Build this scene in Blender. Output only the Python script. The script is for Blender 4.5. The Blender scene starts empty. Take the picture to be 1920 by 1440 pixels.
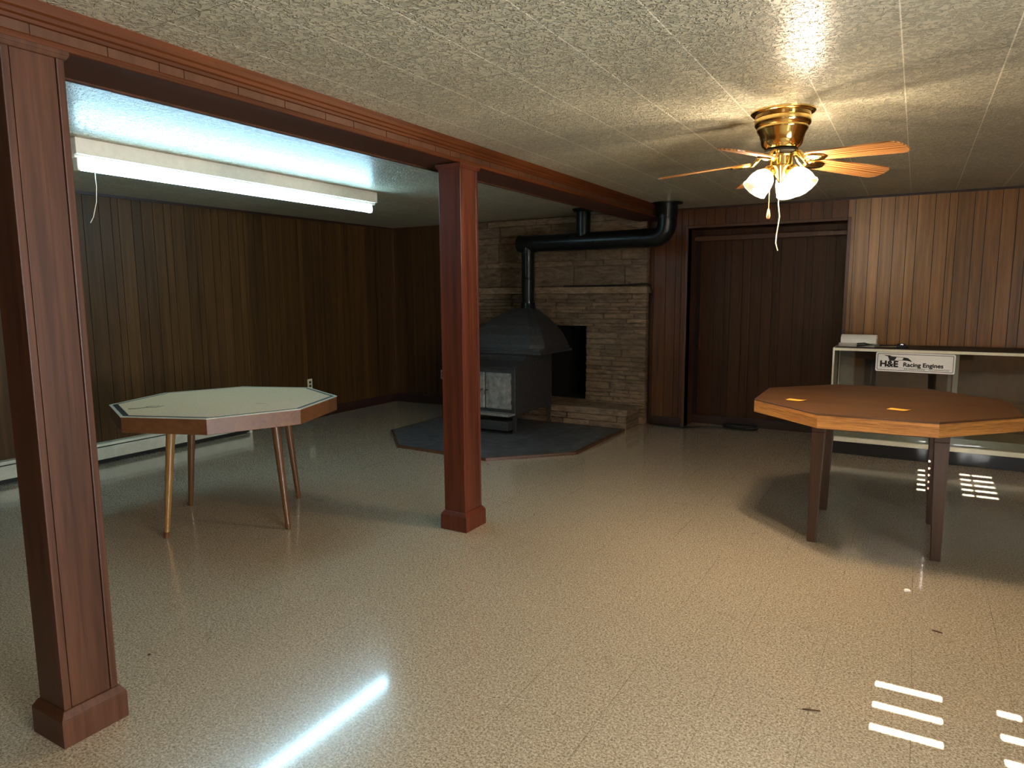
import bpy, bmesh, math, random
from mathutils import Vector, Matrix
random.seed(7)
S = bpy.context.scene
C = S.collection
PI = math.pi
R = math.radians

# ------------------------------------------------------------------ camera
F_PX = 1294.9387
yaw, pit, rol, hc = -0.527481, 0.1307395, -0.0066603, 1.376996
fwd = Vector((math.sin(yaw)*math.cos(pit), math.cos(yaw)*math.cos(pit), -math.sin(pit)))
rgt = Vector((math.cos(yaw), -math.sin(yaw), 0))
upv = rgt.cross(fwd)
r2 = math.cos(rol)*rgt + math.sin(rol)*upv
u2 = -math.sin(rol)*rgt + math.cos(rol)*upv
cd = bpy.data.cameras.new('camera')
cam = bpy.data.objects.new('camera', cd)
C.objects.link(cam)
cd.sensor_fit = 'HORIZONTAL'
cd.sensor_width = 36.0
cd.lens = 36.0*F_PX/1920
cd.clip_start = 0.02
m = Matrix((r2, u2, -fwd)).transposed().to_4x4()
m.translation = (0, 0, hc)
cam.matrix_world = m
S.camera = cam

# ------------------------------------------------------------------ light and exposure
S.view_settings.view_transform = 'Standard'
S.view_settings.look = 'None'
S.view_settings.gamma = 1
S.view_settings.use_curve_mapping = False
S.view_settings.exposure = 1.05

w = bpy.data.worlds.new('world')
S.world = w
w.use_nodes = True
w.node_tree.nodes['Background'].inputs[0].default_value = (0.55, 0.68, 0.9, 1)
w.node_tree.nodes['Background'].inputs[1].default_value = 1.0

def light(name, kind, loc, energy, color, **kw):
    l = bpy.data.lights.new(name, kind)
    l.energy = energy
    l.color = color
    for k, v in kw.items():
        setattr(l, k, v)
    o = bpy.data.objects.new(name, l)
    o.location = loc
    C.objects.link(o)
    return o

# low sun through the blinds in the wall behind the camera
sun = light('sun', 'SUN', (0, -5, 3), 190.0, (1.0, 0.98, 0.96), angle=R(0.12))
sd = Vector((math.sin(R(0.8))*math.cos(R(15)), math.cos(R(0.8))*math.cos(R(15)), -math.sin(R(15))))
sun.rotation_euler = sd.to_track_quat('-Z', 'Y').to_euler()
# fill daylight added outside an unseen side window opening
day = light('added_daylight', 'AREA', (2.55, 0.45, 1.2), 150.0, (0.95, 0.97, 1.0), shape='RECTANGLE', size=1.9, size_y=1.2)
day.rotation_euler = Vector((-1, 0, 0.35)).to_track_quat('-Z', 'Y').to_euler()

# ------------------------------------------------------------------ materials
def lin(h):
    h = h.lstrip('#')
    v = [int(h[i:i+2], 16)/255 for i in (0, 2, 4)]
    return tuple((c/12.92 if c <= 0.04045 else ((c+0.055)/1.055)**2.4) for c in v) + (1,)

def newmat(name):
    mt = bpy.data.materials.new(name)
    mt.use_nodes = True
    nt = mt.node_tree
    return mt, nt, nt.nodes['Principled BSDF']

def N(nt, t, **kw):
    n = nt.nodes.new(t)
    for k, v in kw.items():
        if hasattr(n, k):
            setattr(n, k, v)
        else:
            n.inputs[k.replace('_', ' ')].default_value = v
    return n

def L(nt, a, b):
    nt.links.new(a, b)

def coords(nt, scale=(1, 1, 1), rot=(0, 0, 0), loc=(0, 0, 0)):
    tc = N(nt, 'ShaderNodeTexCoord')
    mp = N(nt, 'ShaderNodeMapping')
    mp.inputs['Scale'].default_value = scale
    mp.inputs['Rotation'].default_value = rot
    mp.inputs['Location'].default_value = loc
    L(nt, tc.outputs['Object'], mp.inputs[0])
    return mp.outputs[0]

def noise(nt, vec, scale, detail=4, rough=0.6, dist=0):
    n = N(nt, 'ShaderNodeTexNoise')
    n.inputs['Scale'].default_value = scale
    n.inputs['Detail'].default_value = detail
    n.inputs['Roughness'].default_value = rough
    n.inputs['Distortion'].default_value = dist
    L(nt, vec, n.inputs['Vector'])
    return n.outputs['Fac']

def ramp(nt, fac, stops):
    r = N(nt, 'ShaderNodeValToRGB')
    el = r.color_ramp.elements
    while len(el) < len(stops):
        el.new(0.5)
    for e, (p, c) in zip(el, stops):
        e.position = p
        e.color = c if len(c) == 4 else tuple(c)+(1,)
    L(nt, fac, r.inputs[0])
    return r.outputs[0]

def mixc(nt, fac, a, b, mode='MIX'):
    n = N(nt, 'ShaderNodeMix', data_type='RGBA', blend_type=mode)
    for sock, v in ((n.inputs[0], fac), (n.inputs[6], a), (n.inputs[7], b)):
        if hasattr(v, 'is_linked') or hasattr(v, 'links'):
            L(nt, v, sock)
        else:
            sock.default_value = v
    return n.outputs[2]

def mth(nt, op, a, b=None, c=None):
    n = N(nt, 'ShaderNodeMath', operation=op)
    for i, v in enumerate((a, b, c)):
        if v is None:
            continue
        if hasattr(v, 'links'):
            L(nt, v, n.inputs[i])
        else:
            n.inputs[i].default_value = v
    return n.outputs[0]

def bump(nt, bs, h, strength=0.3, dist=0.01):
    b = N(nt, 'ShaderNodeBump')
    b.inputs['Strength'].default_value = strength
    b.inputs['Distance'].default_value = dist
    L(nt, h, b.inputs['Height'])
    L(nt, b.outputs[0], bs.inputs['Normal'])

def plain(name, col, rough=0.5, metal=0.0, var=0.15, nscale=25, bmp=0.05):
    mt, nt, bs = newmat(name)
    v = coords(nt)
    f = noise(nt, v, nscale, 5)
    c = lin(col) if isinstance(col, str) else col
    lo = tuple(x*(1-var) for x in c[:3])+(1,)
    hi = tuple(min(1, x*(1+var)) for x in c[:3])+(1,)
    L(nt, ramp(nt, f, [(0.3, lo), (0.7, hi)]), bs.inputs['Base Color'])
    bs.inputs['Roughness'].default_value = rough
    bs.inputs['Metallic'].default_value = metal
    if bmp:
        bump(nt, bs, f, bmp, 0.004)
    return mt

def wood(name, dark, light_, axis='Z', scale=1.0, rough=0.4, contrast=0.5, spec=0.5, ring=False, attr=False, bmp=0.12, coat=0.0):
    """grain runs along `axis` of the object's own space"""
    mt, nt, bs = newmat(name)
    st = {'X': (0.9, 22, 22), 'Y': (22, 0.9, 22), 'Z': (22, 22, 0.9)}[axis]
    v = coords(nt, tuple(s*scale for s in st))
    f1 = noise(nt, v, 2.2, 6, 0.65, 0.5)
    v2 = coords(nt, tuple(s*scale*0.18 for s in st), loc=(3, 1, 2))
    f2 = noise(nt, v2, 2.5, 3, 0.5, 0.8)
    f = mth(nt, 'ADD', mth(nt, 'MULTIPLY', f1, 0.6), mth(nt, 'MULTIPLY', f2, 0.4))
    if ring:
        wv = N(nt, 'ShaderNodeTexWave', wave_type='BANDS', bands_direction='Y')
        L(nt, coords(nt, (1.2, 16, 16)), wv.inputs['Vector'])
        wv.inputs['Scale'].default_value = 1.2
        wv.inputs['Distortion'].default_value = 9
        wv.inputs['Detail'].default_value = 2
        wv.inputs['Detail Scale'].default_value = 0.6
        f = mth(nt, 'ADD', mth(nt, 'MULTIPLY', f, 0.55), mth(nt, 'MULTIPLY', wv.outputs['Fac'], 0.4))
    k = 0.25*(1-contrast)
    col = ramp(nt, f, [(0.32-k*0.4, lin(dark)), (0.62+k, lin(light_))])
    if attr:
        a = N(nt, 'ShaderNodeAttribute', attribute_name='tint')
        tv = mth(nt, 'ADD', mth(nt, 'MULTIPLY', a.outputs['Fac'], 0.38), 0.80)
        cc = N(nt, 'ShaderNodeCombineColor')
        for i in range(3):
            L(nt, tv, cc.inputs[i])
        col = mixc(nt, 1.0, col, cc.outputs[0], 'MULTIPLY')
    L(nt, col, bs.inputs['Base Color'])
    rr = mth(nt, 'ADD', mth(nt, 'MULTIPLY', f1, 0.2), rough-0.1)
    L(nt, rr, bs.inputs['Roughness'])
    bs.inputs['Specular IOR Level'].default_value = spec
    bs.inputs['Coat Weight'].default_value = coat
    bs.inputs['Coat Roughness'].default_value = 0.15
    bump(nt, bs, f1, bmp, 0.003)
    return mt

M = {}
M['panel'] = wood('lit_panel_wood', '#553812', '#aa7436', 'Z', 0.8, 0.34, 0.4, attr=True)  # base colour lightened to stand in for the fan's golden sheen
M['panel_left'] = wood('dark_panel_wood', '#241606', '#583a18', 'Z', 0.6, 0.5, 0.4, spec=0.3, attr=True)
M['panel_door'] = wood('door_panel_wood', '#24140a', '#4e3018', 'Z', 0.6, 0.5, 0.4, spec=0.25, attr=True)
M['panel_shaded'] = wood('shaded_panel_wood', '#2c180c', '#6a4124', 'Z', 0.7, 0.45, 0.4, spec=0.35, attr=True)  # same panelling, light falling off leftwards put into a darker colour
M['groove'] = plain('groove_dark', '#140b06', 0.8)
M['trim'] = wood('trim_wood', '#331c10', '#5e3a22', 'Z', 1.0, 0.45)
M['base'] = wood('baseboard_wood', '#1c0d08', '#361c12', 'X', 1.0, 0.5)
M['post'] = wood('post_wood', '#28150c', '#5a3520', 'Z', 0.8, 0.45, 0.75, spec=0.35)
M['post_fanlit'] = wood('fanlit_post_wood', '#220c06', '#642c15', 'Z', 0.8, 0.42, 0.85)  # same wood as the near post, warm fan light put into the colour
M['beam'] = wood('beam_wood', '#3e2313', '#60391f', 'Z', 0.8, 0.45, 0.3)
M['crown'] = wood('crown_wood', '#2e1406', '#64320f', 'Y', 1.0, 0.5, 0.6, spec=0.25)
M['beamdark'] = wood('soffit_wood', '#33190f', '#542c1c', 'Y', 1.0, 0.5)
M['tabletop'] = wood('table_oak', '#3e2716', '#66452c', 'X', 2.0, 0.4, 0.5)
M['tableleg'] = wood('table_leg_wood', '#301e12', '#563a26', 'Z', 1.1, 0.42)
M['edgeX'] = wood('table_edge_wood', '#6a3a18', '#d89850', 'X', 8.0, 0.4, 0.9)  # orange edge, colour raised to carry daylight on the front boards
M['apron'] = wood('octagon_apron_wood', '#47270f', '#7a5030', 'X', 1.2, 0.4, 0.4)
M['legolive'] = wood('tapered_leg_wood', '#6b4a22', '#9a7238', 'Z', 1.0, 0.35)
M['legbrown'] = wood('tapered_leg_brown', '#452a12', '#6c4626', 'Z', 1.0, 0.35)
M['bladewood'] = wood('blade_oak', '#8e5424', '#dca060', 'X', 0.8, 0.35, 0.6, ring=True, bmp=0.05)
M['brass'] = plain('polished_brass', (0.83, 0.58, 0.2, 1), 0.14, 1.0, 0.06, 8, 0.0)
M['antique'] = plain('dull_brass', (0.45, 0.33, 0.16, 1), 0.35, 1.0, 0.1)
M['iron'] = plain('black_cast_iron', '#3a3a3a', 0.5, 0.3, 0.35, 30, 0.25)
M['ironsheen'] = plain('pale_sheen_iron', '#8a8884', 0.34, 0.3, 0.4, 18, 0.25)  # sheen on the stove front put into the colour as paler grey
M['pipe'] = plain('black_stovepipe', '#1f2221', 0.32, 0.6, 0.25, 12, 0.05)
M['black'] = plain('black_plastic', '#0c0c0d', 0.55)
M['cable'] = plain('black_rubber', '#111111', 0.45)
M['soot'] = plain('soot_brick', '#0b0a09', 0.95, 0, 0.4, 40, 0.4)
M['white'] = plain('white_enamel', '#e4dfd0', 0.4, 0, 0.06)
M['case_white'] = plain('case_frame_cream', '#f2ecd4', 0.45, 0, 0.05)
M['case_grey'] = plain('case_grey_green', '#7f8678', 0.5, 0, 0.12)
M['case_back'] = plain('case_back_dark', '#40352a', 0.6, 0, 0.15)
M['black_kick'] = plain('black_kick_panel', '#0a0d12', 0.4)
M['heater'] = plain('heater_enamel', '#aea995', 0.45, 0.0, 0.15, 12)
M['outlet'] = plain('outlet_ivory', '#d9cfa8', 0.4, 0, 0.03)
M['paper'] = plain('white_paper', '#f1efe8', 0.9, 0, 0.03, 60, 0.15)
M['note'] = plain('yellow_orange_paper', '#f2a93a', 0.8, 0, 0.04)
M['tool'] = plain('tool_steel', '#55605a', 0.35, 0.8, 0.2)
M['toolgrip'] = plain('tool_grip_green', '#2a3328', 0.5, 0, 0.2)
M['silver'] = plain('chrome', '#d8d8d8', 0.12, 1.0, 0.05)
M['slat'] = plain('blind_slat_white', '#d8d6d0', 0.5, 0, 0.04)
M['string'] = plain('white_string', '#efe6d2', 0.8, 0, 0.05)
M['ink'] = plain('black_ink', '#060606', 0.6)
M['signwhite'] = plain('sign_white', '#f8f6f0', 0.5, 0, 0.03, 40, 0.0)
M['palewood'] = plain('wood_ball', '#d98a5c', 0.5)

# ceiling tile: glossy embossed board with seams every 0.32 m
mt, nt, bs = newmat('ceiling_tile'); M['ceiling'] = mt
TS = 0.3205
v = coords(nt, (1, 1, 1))
sep = N(nt, 'ShaderNodeSeparateXYZ'); L(nt, v, sep.inputs[0])
def seam(ax, off, halfw, step=TS):
    t = mth(nt, 'ADD', sep.outputs[ax], off)
    t = mth(nt, 'PINGPONG', t, step/2)
    return mth(nt, 'LESS_THAN', t, halfw)
sx = seam(0, 2.016+TS*20, 0.0025)
sy = seam(1, -2.04+TS*40, 0.0011)
nb = noise(nt, coords(nt, (1, 1.0, 1)), 58, 2.0, 0.5, 0.9)
n2 = noise(nt, v, 2.0, 3, 0.5)
emb = ramp(nt, nb, [(0.47, (0, 0, 0, 1)), (0.57, (1, 1, 1, 1))])
base = ramp(nt, n2, [(0.3, lin('#bcb79e')), (0.7, lin('#cac5ac'))])
base = mixc(nt, mth(nt, 'MULTIPLY', emb, 0.38), base, lin('#6f6e5e'))  # embossed hollows darkened in colour so the relief reads as shaded
base = mixc(nt, sy, base, lin('#5c5646'))
base = mixc(nt, sx, base, lin('#f4edd6'))
L(nt, base, bs.inputs['Base Color'])
bs.inputs['Roughness'].default_value = 0.3
bs.inputs['Specular IOR Level'].default_value = 0.55
hh = mth(nt, 'SUBTRACT', mth(nt, 'MULTIPLY', emb, -1.0), mth(nt, 'MULTIPLY', sy, 1.2))
bump(nt, bs, hh, 1.0, 0.006)

# vinyl tile floor
mt, nt, bs = newmat('vinyl_floor'); M['floor'] = mt
FS = 0.293
v = coords(nt)
sep = N(nt, 'ShaderNodeSeparateXYZ'); L(nt, v, sep.inputs[0])
sx = mth(nt, 'LESS_THAN', mth(nt, 'PINGPONG', mth(nt, 'ADD', sep.outputs[0], 0.228+FS*40), FS/2), 0.0012)
sy = mth(nt, 'LESS_THAN', mth(nt, 'PINGPONG', mth(nt, 'ADD', sep.outputs[1], -1.48+FS*40), FS/2), 0.0010)
seams = mth(nt, 'MAXIMUM', sx, mth(nt, 'MULTIPLY', sy, 0.6))
wear = ramp(nt, noise(nt, v, 1.7, 3, 0.6), [(0.42, (0, 0, 0, 1)), (0.6, (1, 1, 1, 1))])
sp1 = noise(nt, v, 135, 3, 0.75, 0.5)
sp2 = noise(nt, v, 60, 4, 0.7)
big = noise(nt, v, 1.1, 4, 0.6)
col = ramp(nt, sp1, [(0.36, lin('#6f604c')), (0.5, lin('#b3a48b')), (0.62, lin('#dccfb6'))])
col = mixc(nt, mth(nt, 'MULTIPLY', sp2, 0.25), col, lin('#9c8e7c'))
col = mixc(nt, mth(nt, 'MULTIPLY', big, 0.3), col, lin('#a39078'))
st = ramp(nt, noise(nt, coords(nt, loc=(5, 3, 0)), 5.0, 6, 0.7, 1.5), [(0.62, (0, 0, 0, 1)), (0.74, (1, 1, 1, 1))])
col = mixc(nt, mth(nt, 'MULTIPLY', st, 0.35), col, lin('#6b5238'))
col = mixc(nt, mth(nt, 'MULTIPLY', seams, mth(nt, 'ADD', mth(nt, 'MULTIPLY', wear, 0.5), 0.04)), col, lin('#4a3c2c'))
L(nt, col, bs.inputs['Base Color'])
rg = mth(nt, 'ADD', mth(nt, 'MULTIPLY', sp2, 0.16), 0.13)
L(nt, rg, bs.inputs['Roughness'])
bs.inputs['Specular IOR Level'].default_value = 0.5
bs.inputs['Coat Weight'].default_value = 1.0
bs.inputs['Coat Roughness'].default_value = 0.08
bump(nt, bs, mth(nt, 'ADD', mth(nt, 'MULTIPLY', noise(nt, v, 26, 3, 0.6), 1.0), mth(nt, 'MULTIPLY', seams, -1.0)), 0.10, 0.002)

# stone
mt, nt, bs = newmat('field_stone'); M['stone'] = mt
v = coords(nt)
a = N(nt, 'ShaderNodeAttribute', attribute_name='tint')
n1 = noise(nt, coords(nt, (1, 1, 3.2)), 9, 8, 0.7, 0.6)
c = ramp(nt, n1, [(0.3, lin('#4f4030')), (0.5, lin('#7d6850')), (0.72, lin('#9a8468'))])
tv = mth(nt, 'ADD', mth(nt, 'MULTIPLY', a.outputs['Fac'], 0.45), 0.75)
cc = N(nt, 'ShaderNodeCombineColor')
for i in range(3):
    L(nt, tv, cc.inputs[i])
c = mixc(nt, 1.0, c, cc.outputs[0], 'MULTIPLY')
L(nt, c, bs.inputs['Base Color'])
bs.inputs['Roughness'].default_value = 0.8
bump(nt, bs, n1, 0.9, 0.02)

# hearth slate
mt, nt, bs = newmat('hearth_slate'); M['slate'] = mt
n1 = noise(nt, coords(nt), 9, 7, 0.7, 0.6)
L(nt, ramp(nt, n1, [(0.35, lin('#2f3134')), (0.6, lin('#54575a')), (0.75, lin('#7c7f80'))]), bs.inputs['Base Color'])
bs.inputs['Roughness'].default_value = 0.5
bump(nt, bs, n1, 0.5, 0.006)

# laminate of the octagonal table
mt, nt, bs = newmat('worn_laminate'); M['laminate'] = mt
v = coords(nt)
n1 = noise(nt, v, 120, 3, 0.7)
n3 = noise(nt, v, 4, 5, 0.6)
c = ramp(nt, n1, [(0.35, lin('#bd9a76')), (0.6, lin('#d8b692'))])
c = mixc(nt, mth(nt, 'MULTIPLY', n3, 0.35), c, lin('#a89a72'))
L(nt, c, bs.inputs['Base Color'])
bs.inputs['Roughness'].default_value = 0.42
bump(nt, bs, n1, 0.05, 0.001)

# glass
def glassmat(name, tint=(0.9, 0.97, 0.93, 1), refl=0.5):
    mt, nt, bs = newmat(name)
    nt.nodes.remove(bs)
    out = [n for n in nt.nodes if n.type == 'OUTPUT_MATERIAL'][0]
    tr = N(nt, 'ShaderNodeBsdfTransparent'); tr.inputs[0].default_value = tint
    gl = N(nt, 'ShaderNodeBsdfGlossy'); gl.inputs['Roughness'].default_value = 0.015
    fr = N(nt, 'ShaderNodeFresnel'); fr.inputs[0].default_value = 1.5
    k = mth(nt, 'MULTIPLY', fr.outputs[0], 1.7)
    mx = N(nt, 'ShaderNodeMixShader')
    L(nt, k, mx.inputs[0]); L(nt, tr.outputs[0], mx.inputs[1]); L(nt, gl.outputs[0], mx.inputs[2])
    L(nt, mx.outputs[0], out.inputs[0])
    return mt
M['glass'] = glassmat('clear_glass', (0.97, 0.985, 0.975, 1))
M['glassedge'] = plain('greenish_glass_edge', '#7e857c', 0.25, 0, 0.1)

def emit(name, col, strength, transp=0.0, diff=None):
    mt, nt, bs = newmat(name)
    out = [n for n in nt.nodes if n.type == 'OUTPUT_MATERIAL'][0]
    em = N(nt, 'ShaderNodeEmission'); em.inputs[0].default_value = col; em.inputs[1].default_value = strength
    last = em.outputs[0]
    if transp:
        tr = N(nt, 'ShaderNodeBsdfTransparent')
        mx = N(nt, 'ShaderNodeMixShader'); mx.inputs[0].default_value = transp
        L(nt, last, mx.inputs[1]); L(nt, tr.outputs[0], mx.inputs[2])
        last = mx.outputs[0]
    L(nt, last, out.inputs[0])
    nt.nodes.remove(bs)
    return mt
M['tube'] = emit('fluorescent_tube_glow', (0.44, 0.80, 1.0, 1), 20.0)
M['bulb'] = emit('bulb_glow', (1.0, 0.8, 0.5, 1), 30.0)
mt, nt, bs = newmat('lit_frosted_shade'); M['shade'] = mt
out = [n for n in nt.nodes if n.type == 'OUTPUT_MATERIAL'][0]
nt.nodes.remove(bs)
em = N(nt, 'ShaderNodeEmission'); em.inputs[0].default_value = (1.0, 0.84, 0.58, 1); em.inputs[1].default_value = 0.35
tl_ = N(nt, 'ShaderNodeBsdfTranslucent'); tl_.inputs[0].default_value = (0.95, 0.93, 0.88, 1)
ad = N(nt, 'ShaderNodeAddShader'); L(nt, em.outputs[0], ad.inputs[0]); L(nt, tl_.outputs[0], ad.inputs[1])
tr = N(nt, 'ShaderNodeBsdfTransparent')
mx = N(nt, 'ShaderNodeMixShader'); mx.inputs[0].default_value = 0.62
L(nt, ad.outputs[0], mx.inputs[1]); L(nt, tr.outputs[0], mx.inputs[2])
L(nt, mx.outputs[0], out.inputs[0])

# ------------------------------------------------------------------ mesh helpers
def link(name, bm, mat, parent=None, smooth=False, bevel=0.0, seg=2):
    me = bpy.data.meshes.new(name)
    bmesh.ops.recalc_face_normals(bm, faces=bm.faces[:])
    bm.to_mesh(me); bm.free()
    if isinstance(mat, (list, tuple)):
        for x in mat:
            me.materials.append(x)
    else:
        me.materials.append(mat)
    if smooth:
        for p in me.polygons:
            p.use_smooth = True
    o = bpy.data.objects.new(name, me)
    C.objects.link(o)
    if parent:
        o.parent = parent
    if bevel:
        b = o.modifiers.new('bevel', 'BEVEL')
        b.width = bevel; b.segments = seg; b.limit_method = 'ANGLE'; b.angle_limit = R(35)
    if smooth:
        try:
            me.set_sharp_from_angle(angle=R(38))
        except Exception:
            pass
    return o

def box(bm, x0, x1, y0, y1, z0, z1, tint=None, mi=0):
    vs = [bm.verts.new(p) for p in ((x0,y0,z0),(x1,y0,z0),(x1,y1,z0),(x0,y1,z0),(x0,y0,z1),(x1,y0,z1),(x1,y1,z1),(x0,y1,z1))]
    fs = []
    for f in ((0,3,2,1),(4,5,6,7),(0,1,5,4),(1,2,6,5),(2,3,7,6),(3,0,4,7)):
        fc = bm.faces.new([vs[i] for i in f]); fc.material_index = mi
        fs.append(fc)
    if tint is not None:
        lay = bm.verts.layers.float.get('tint') or bm.verts.layers.float.new('tint')
        for q in vs:
            q[lay] = tint
    return vs

def BM(tint=False):
    b = bmesh.new()
    if tint:
        b.verts.layers.float.new('tint')
    return b

def prism(bm, pts, z0, z1, pts2=None):
    """polygon extruded in z; pts2 = polygon at z1"""
    pts2 = pts2 or pts
    a = [bm.verts.new((x, y, z0)) for x, y in pts]
    b = [bm.verts.new((x, y, z1)) for x, y in pts2]
    n = len(pts)
    bm.faces.new(a[::-1]); bm.faces.new(b)
    for i in range(n):
        bm.faces.new((a[i], a[(i+1) % n], b[(i+1) % n], b[i]))

def ring_prism(bm, outer, inner, z0, z1):
    n = len(outer)
    lo = [[bm.verts.new((x, y, z)) for x, y in poly] for poly in (outer, inner) for z in (z0, z1)]
    o0, o1, i0, i1 = lo
    for i in range(n):
        j = (i+1) % n
        bm.faces.new((o0[i], o0[j], o1[j], o1[i]))
        bm.faces.new((i0[j], i0[i], i1[i], i1[j]))
        bm.faces.new((o1[i], o1[j], i1[j], i1[i]))
        bm.faces.new((o0[j], o0[i], i0[i], i0[j]))

def octo(cx, cy, r, rot, n=8):
    return [(cx+r*math.cos(rot+2*PI*k/n), cy+r*math.sin(rot+2*PI*k/n)) for k in range(n)]

def lathe(bm, prof, seg=32, mat4=None, cap0=False, cap1=False):
    rings = []
    for r, z in prof:
        ring = []
        for k in range(seg):
            p = Vector((r*math.cos(2*PI*k/seg), r*math.sin(2*PI*k/seg), z))
            if mat4: p = mat4 @ p
            ring.append(bm.verts.new(p))
        rings.append(ring)
    for a, b in zip(rings, rings[1:]):
        for k in range(seg):
            j = (k+1) % seg
            bm.faces.new((a[k], a[j], b[j], b[k]))
    if cap0: bm.faces.new(rings[0][::-1])
    if cap1: bm.faces.new(rings[-1])

def tube(bm, pts, r, seg=12, r1=None):
    pts = [Vector(p) for p in pts]
    n = len(pts)
    t0 = (pts[1]-pts[0]).normalized()
    ref = Vector((0, 0, 1)) if abs(t0.z) < 0.9 else Vector((1, 0, 0))
    u = t0.cross(ref).normalized()
    rings = []
    for i, p in enumerate(pts):
        t = (pts[min(i+1, n-1)]-pts[max(i-1, 0)]).normalized()
        u = (u - t*u.dot(t)).normalized()
        w_ = t.cross(u)
        rr = r if r1 is None else r+(r1-r)*i/(n-1)
        rings.append([bm.verts.new(p+u*rr*math.cos(2*PI*k/seg)+w_*rr*math.sin(2*PI*k/seg)) for k in range(seg)])
    for a, b in zip(rings, rings[1:]):
        for k in range(seg):
            j = (k+1) % seg
            bm.faces.new((a[k], a[j], b[j], b[k]))
    bm.faces.new(rings[0][::-1]); bm.faces.new(rings[-1])

def thing(name, label, cat, loc=(0, 0, 0), rotz=0.0, group=None):
    o = bpy.data.objects.new(name, None)
    o.empty_display_size = 0.1
    C.objects.link(o)
    o.location = loc
    o.rotation_euler = (0, 0, rotz)
    tag(o, label, cat, group)
    return o

def tag(o, label, cat, group=None):
    o['label'] = label
    o['category'] = cat
    if group:
        o['group'] = group
    return o

def struct(o):
    o['kind'] = 'structure'
    return o

# ------------------------------------------------------------------ room shell
XL, XR, YB, YF, HC = -5.78, 2.4, 6.94, -1.3, 2.2
T = 0.12
bm = BM(); box(bm, XL-T, XR+T, YF-T, 7.6, -0.1, 0.0)
struct(link('floor', bm, M['floor']))
bm = BM(); box(bm, XL-T, XR+T, YF-T, 7.6, HC, HC+0.1)
struct(link('ceiling', bm, M['ceiling']))

def planks(bm, axis, a0, a1, plane, out, z0, z1, rnd, gap=0.005, depth=0.006, pat=(0.10, 0.072, 0.128, 0.1, 0.058, 0.118, 0.082, 0.105)):
    """grooved panelling: boards standing `depth` proud of a dark backing"""
    a = a0
    k = rnd.randrange(len(pat))
    while a < a1-0.001:
        wd = pat[k % len(pat)]; k += 1
        b = min(a+wd, a1)
        if a1-b < 0.02: b = a1
        t = rnd.random()
        if axis == 'x':
            y0, y1 = sorted((plane, plane+out*depth))
            vs = box(bm, a+gap/2, b-gap/2, y0, y1, z0, z1, t)
        else:
            x0, x1 = sorted((plane, plane+out*depth))
            vs = box(bm, x0, x1, a+gap/2, b-gap/2, z0, z1, t)
        a = b

def panel_wall(name, axis, segs, plane, out, thick=T, seed=1, mat='panel'):
    """segs: (a0, a1, z0, z1) rectangles of wall"""
    rnd = random.Random(seed)
    bm = BM(True)
    for (a0, a1, z0, z1) in segs:
        if axis == 'x':
            y0, y1 = sorted((plane-out*0.006, plane-out*thick))
            box(bm, a0, a1, y0, y1, z0, z1, 0, 1)
        else:
            x0, x1 = sorted((plane-out*0.006, plane-out*thick))
            box(bm, x0, x1, a0, a1, z0, z1, 0, 1)
        planks(bm, axis, a0, a1, plane-out*0.006, out, z0, z1, rnd)
    o = link(name, bm, [M[mat], M['groove']])
    return struct(o)

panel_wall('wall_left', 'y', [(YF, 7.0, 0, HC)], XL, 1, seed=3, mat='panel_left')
# back wall: opening for the firebox and for the recessed door
DX0, DX1, DZ = -2.0, -0.57, 2.0
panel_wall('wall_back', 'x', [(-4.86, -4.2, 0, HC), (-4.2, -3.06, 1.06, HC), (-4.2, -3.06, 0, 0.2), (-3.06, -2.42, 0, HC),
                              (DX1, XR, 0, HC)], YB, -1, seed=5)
panel_wall('wall_back_middle', 'x', [(-2.42, DX0, 0, HC), (DX0, DX1, DZ, HC)], YB, -1, seed=14, mat='panel_shaded')  # strip and door header split off to take the shaded panel colour
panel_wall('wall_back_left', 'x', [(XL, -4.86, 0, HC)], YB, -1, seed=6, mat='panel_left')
# right wall with a large window added for fill light, front wall with two narrow blind windows sized for the sun slits
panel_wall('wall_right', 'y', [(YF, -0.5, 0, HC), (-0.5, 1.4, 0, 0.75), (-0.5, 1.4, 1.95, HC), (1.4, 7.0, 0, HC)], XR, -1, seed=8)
W1, W2, WZ = (-0.10, 0.10), (0.255, 0.70), (0.88, 2.05)
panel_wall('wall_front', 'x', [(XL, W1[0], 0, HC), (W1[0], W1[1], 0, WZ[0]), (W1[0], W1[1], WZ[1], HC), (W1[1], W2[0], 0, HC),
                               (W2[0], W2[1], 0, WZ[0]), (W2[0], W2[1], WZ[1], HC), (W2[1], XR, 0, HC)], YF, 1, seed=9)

# windows: frame + pane
def window(name, axis, a0, a1, z0, z1, plane, fr=0.03, mull=()):
    bm = BM()
    def bar(b0, b1, c0, c1):
        if axis == 'x': box(bm, b0, b1, plane-0.09, plane-0.05, c0, c1)
        else: box(bm, plane+0.05, plane+0.09, b0, b1, c0, c1)
    if fr:
        bar(a0-fr, a0, z0-fr, z1+fr); bar(a1, a1+fr, z0-fr, z1+fr)
        bar(a0, a1, z0-fr, z0); bar(a0, a1, z1, z1+fr)
    for mm in mull:
        bar(mm-0.008, mm+0.008, z0, z1)
    o = struct(link(name, bm, M['white']))
    bm = BM()
    if axis == 'x': box(bm, a0-fr/2, a1+fr/2, plane-0.072, plane-0.068, z0-fr/2, z1+fr/2)
    else: box(bm, plane+0.068, plane+0.072, a0-fr/2, a1+fr/2, z0-fr/2, z1+fr/2)
    link('pane', bm, M['glass'], o)
    return o
window('window_1', 'x', W1[0], W1[1], WZ[0], WZ[1], YF)
window('window_2', 'x', W2[0], W2[1], WZ[0], WZ[1], YF, mull=(0.327,))
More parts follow.
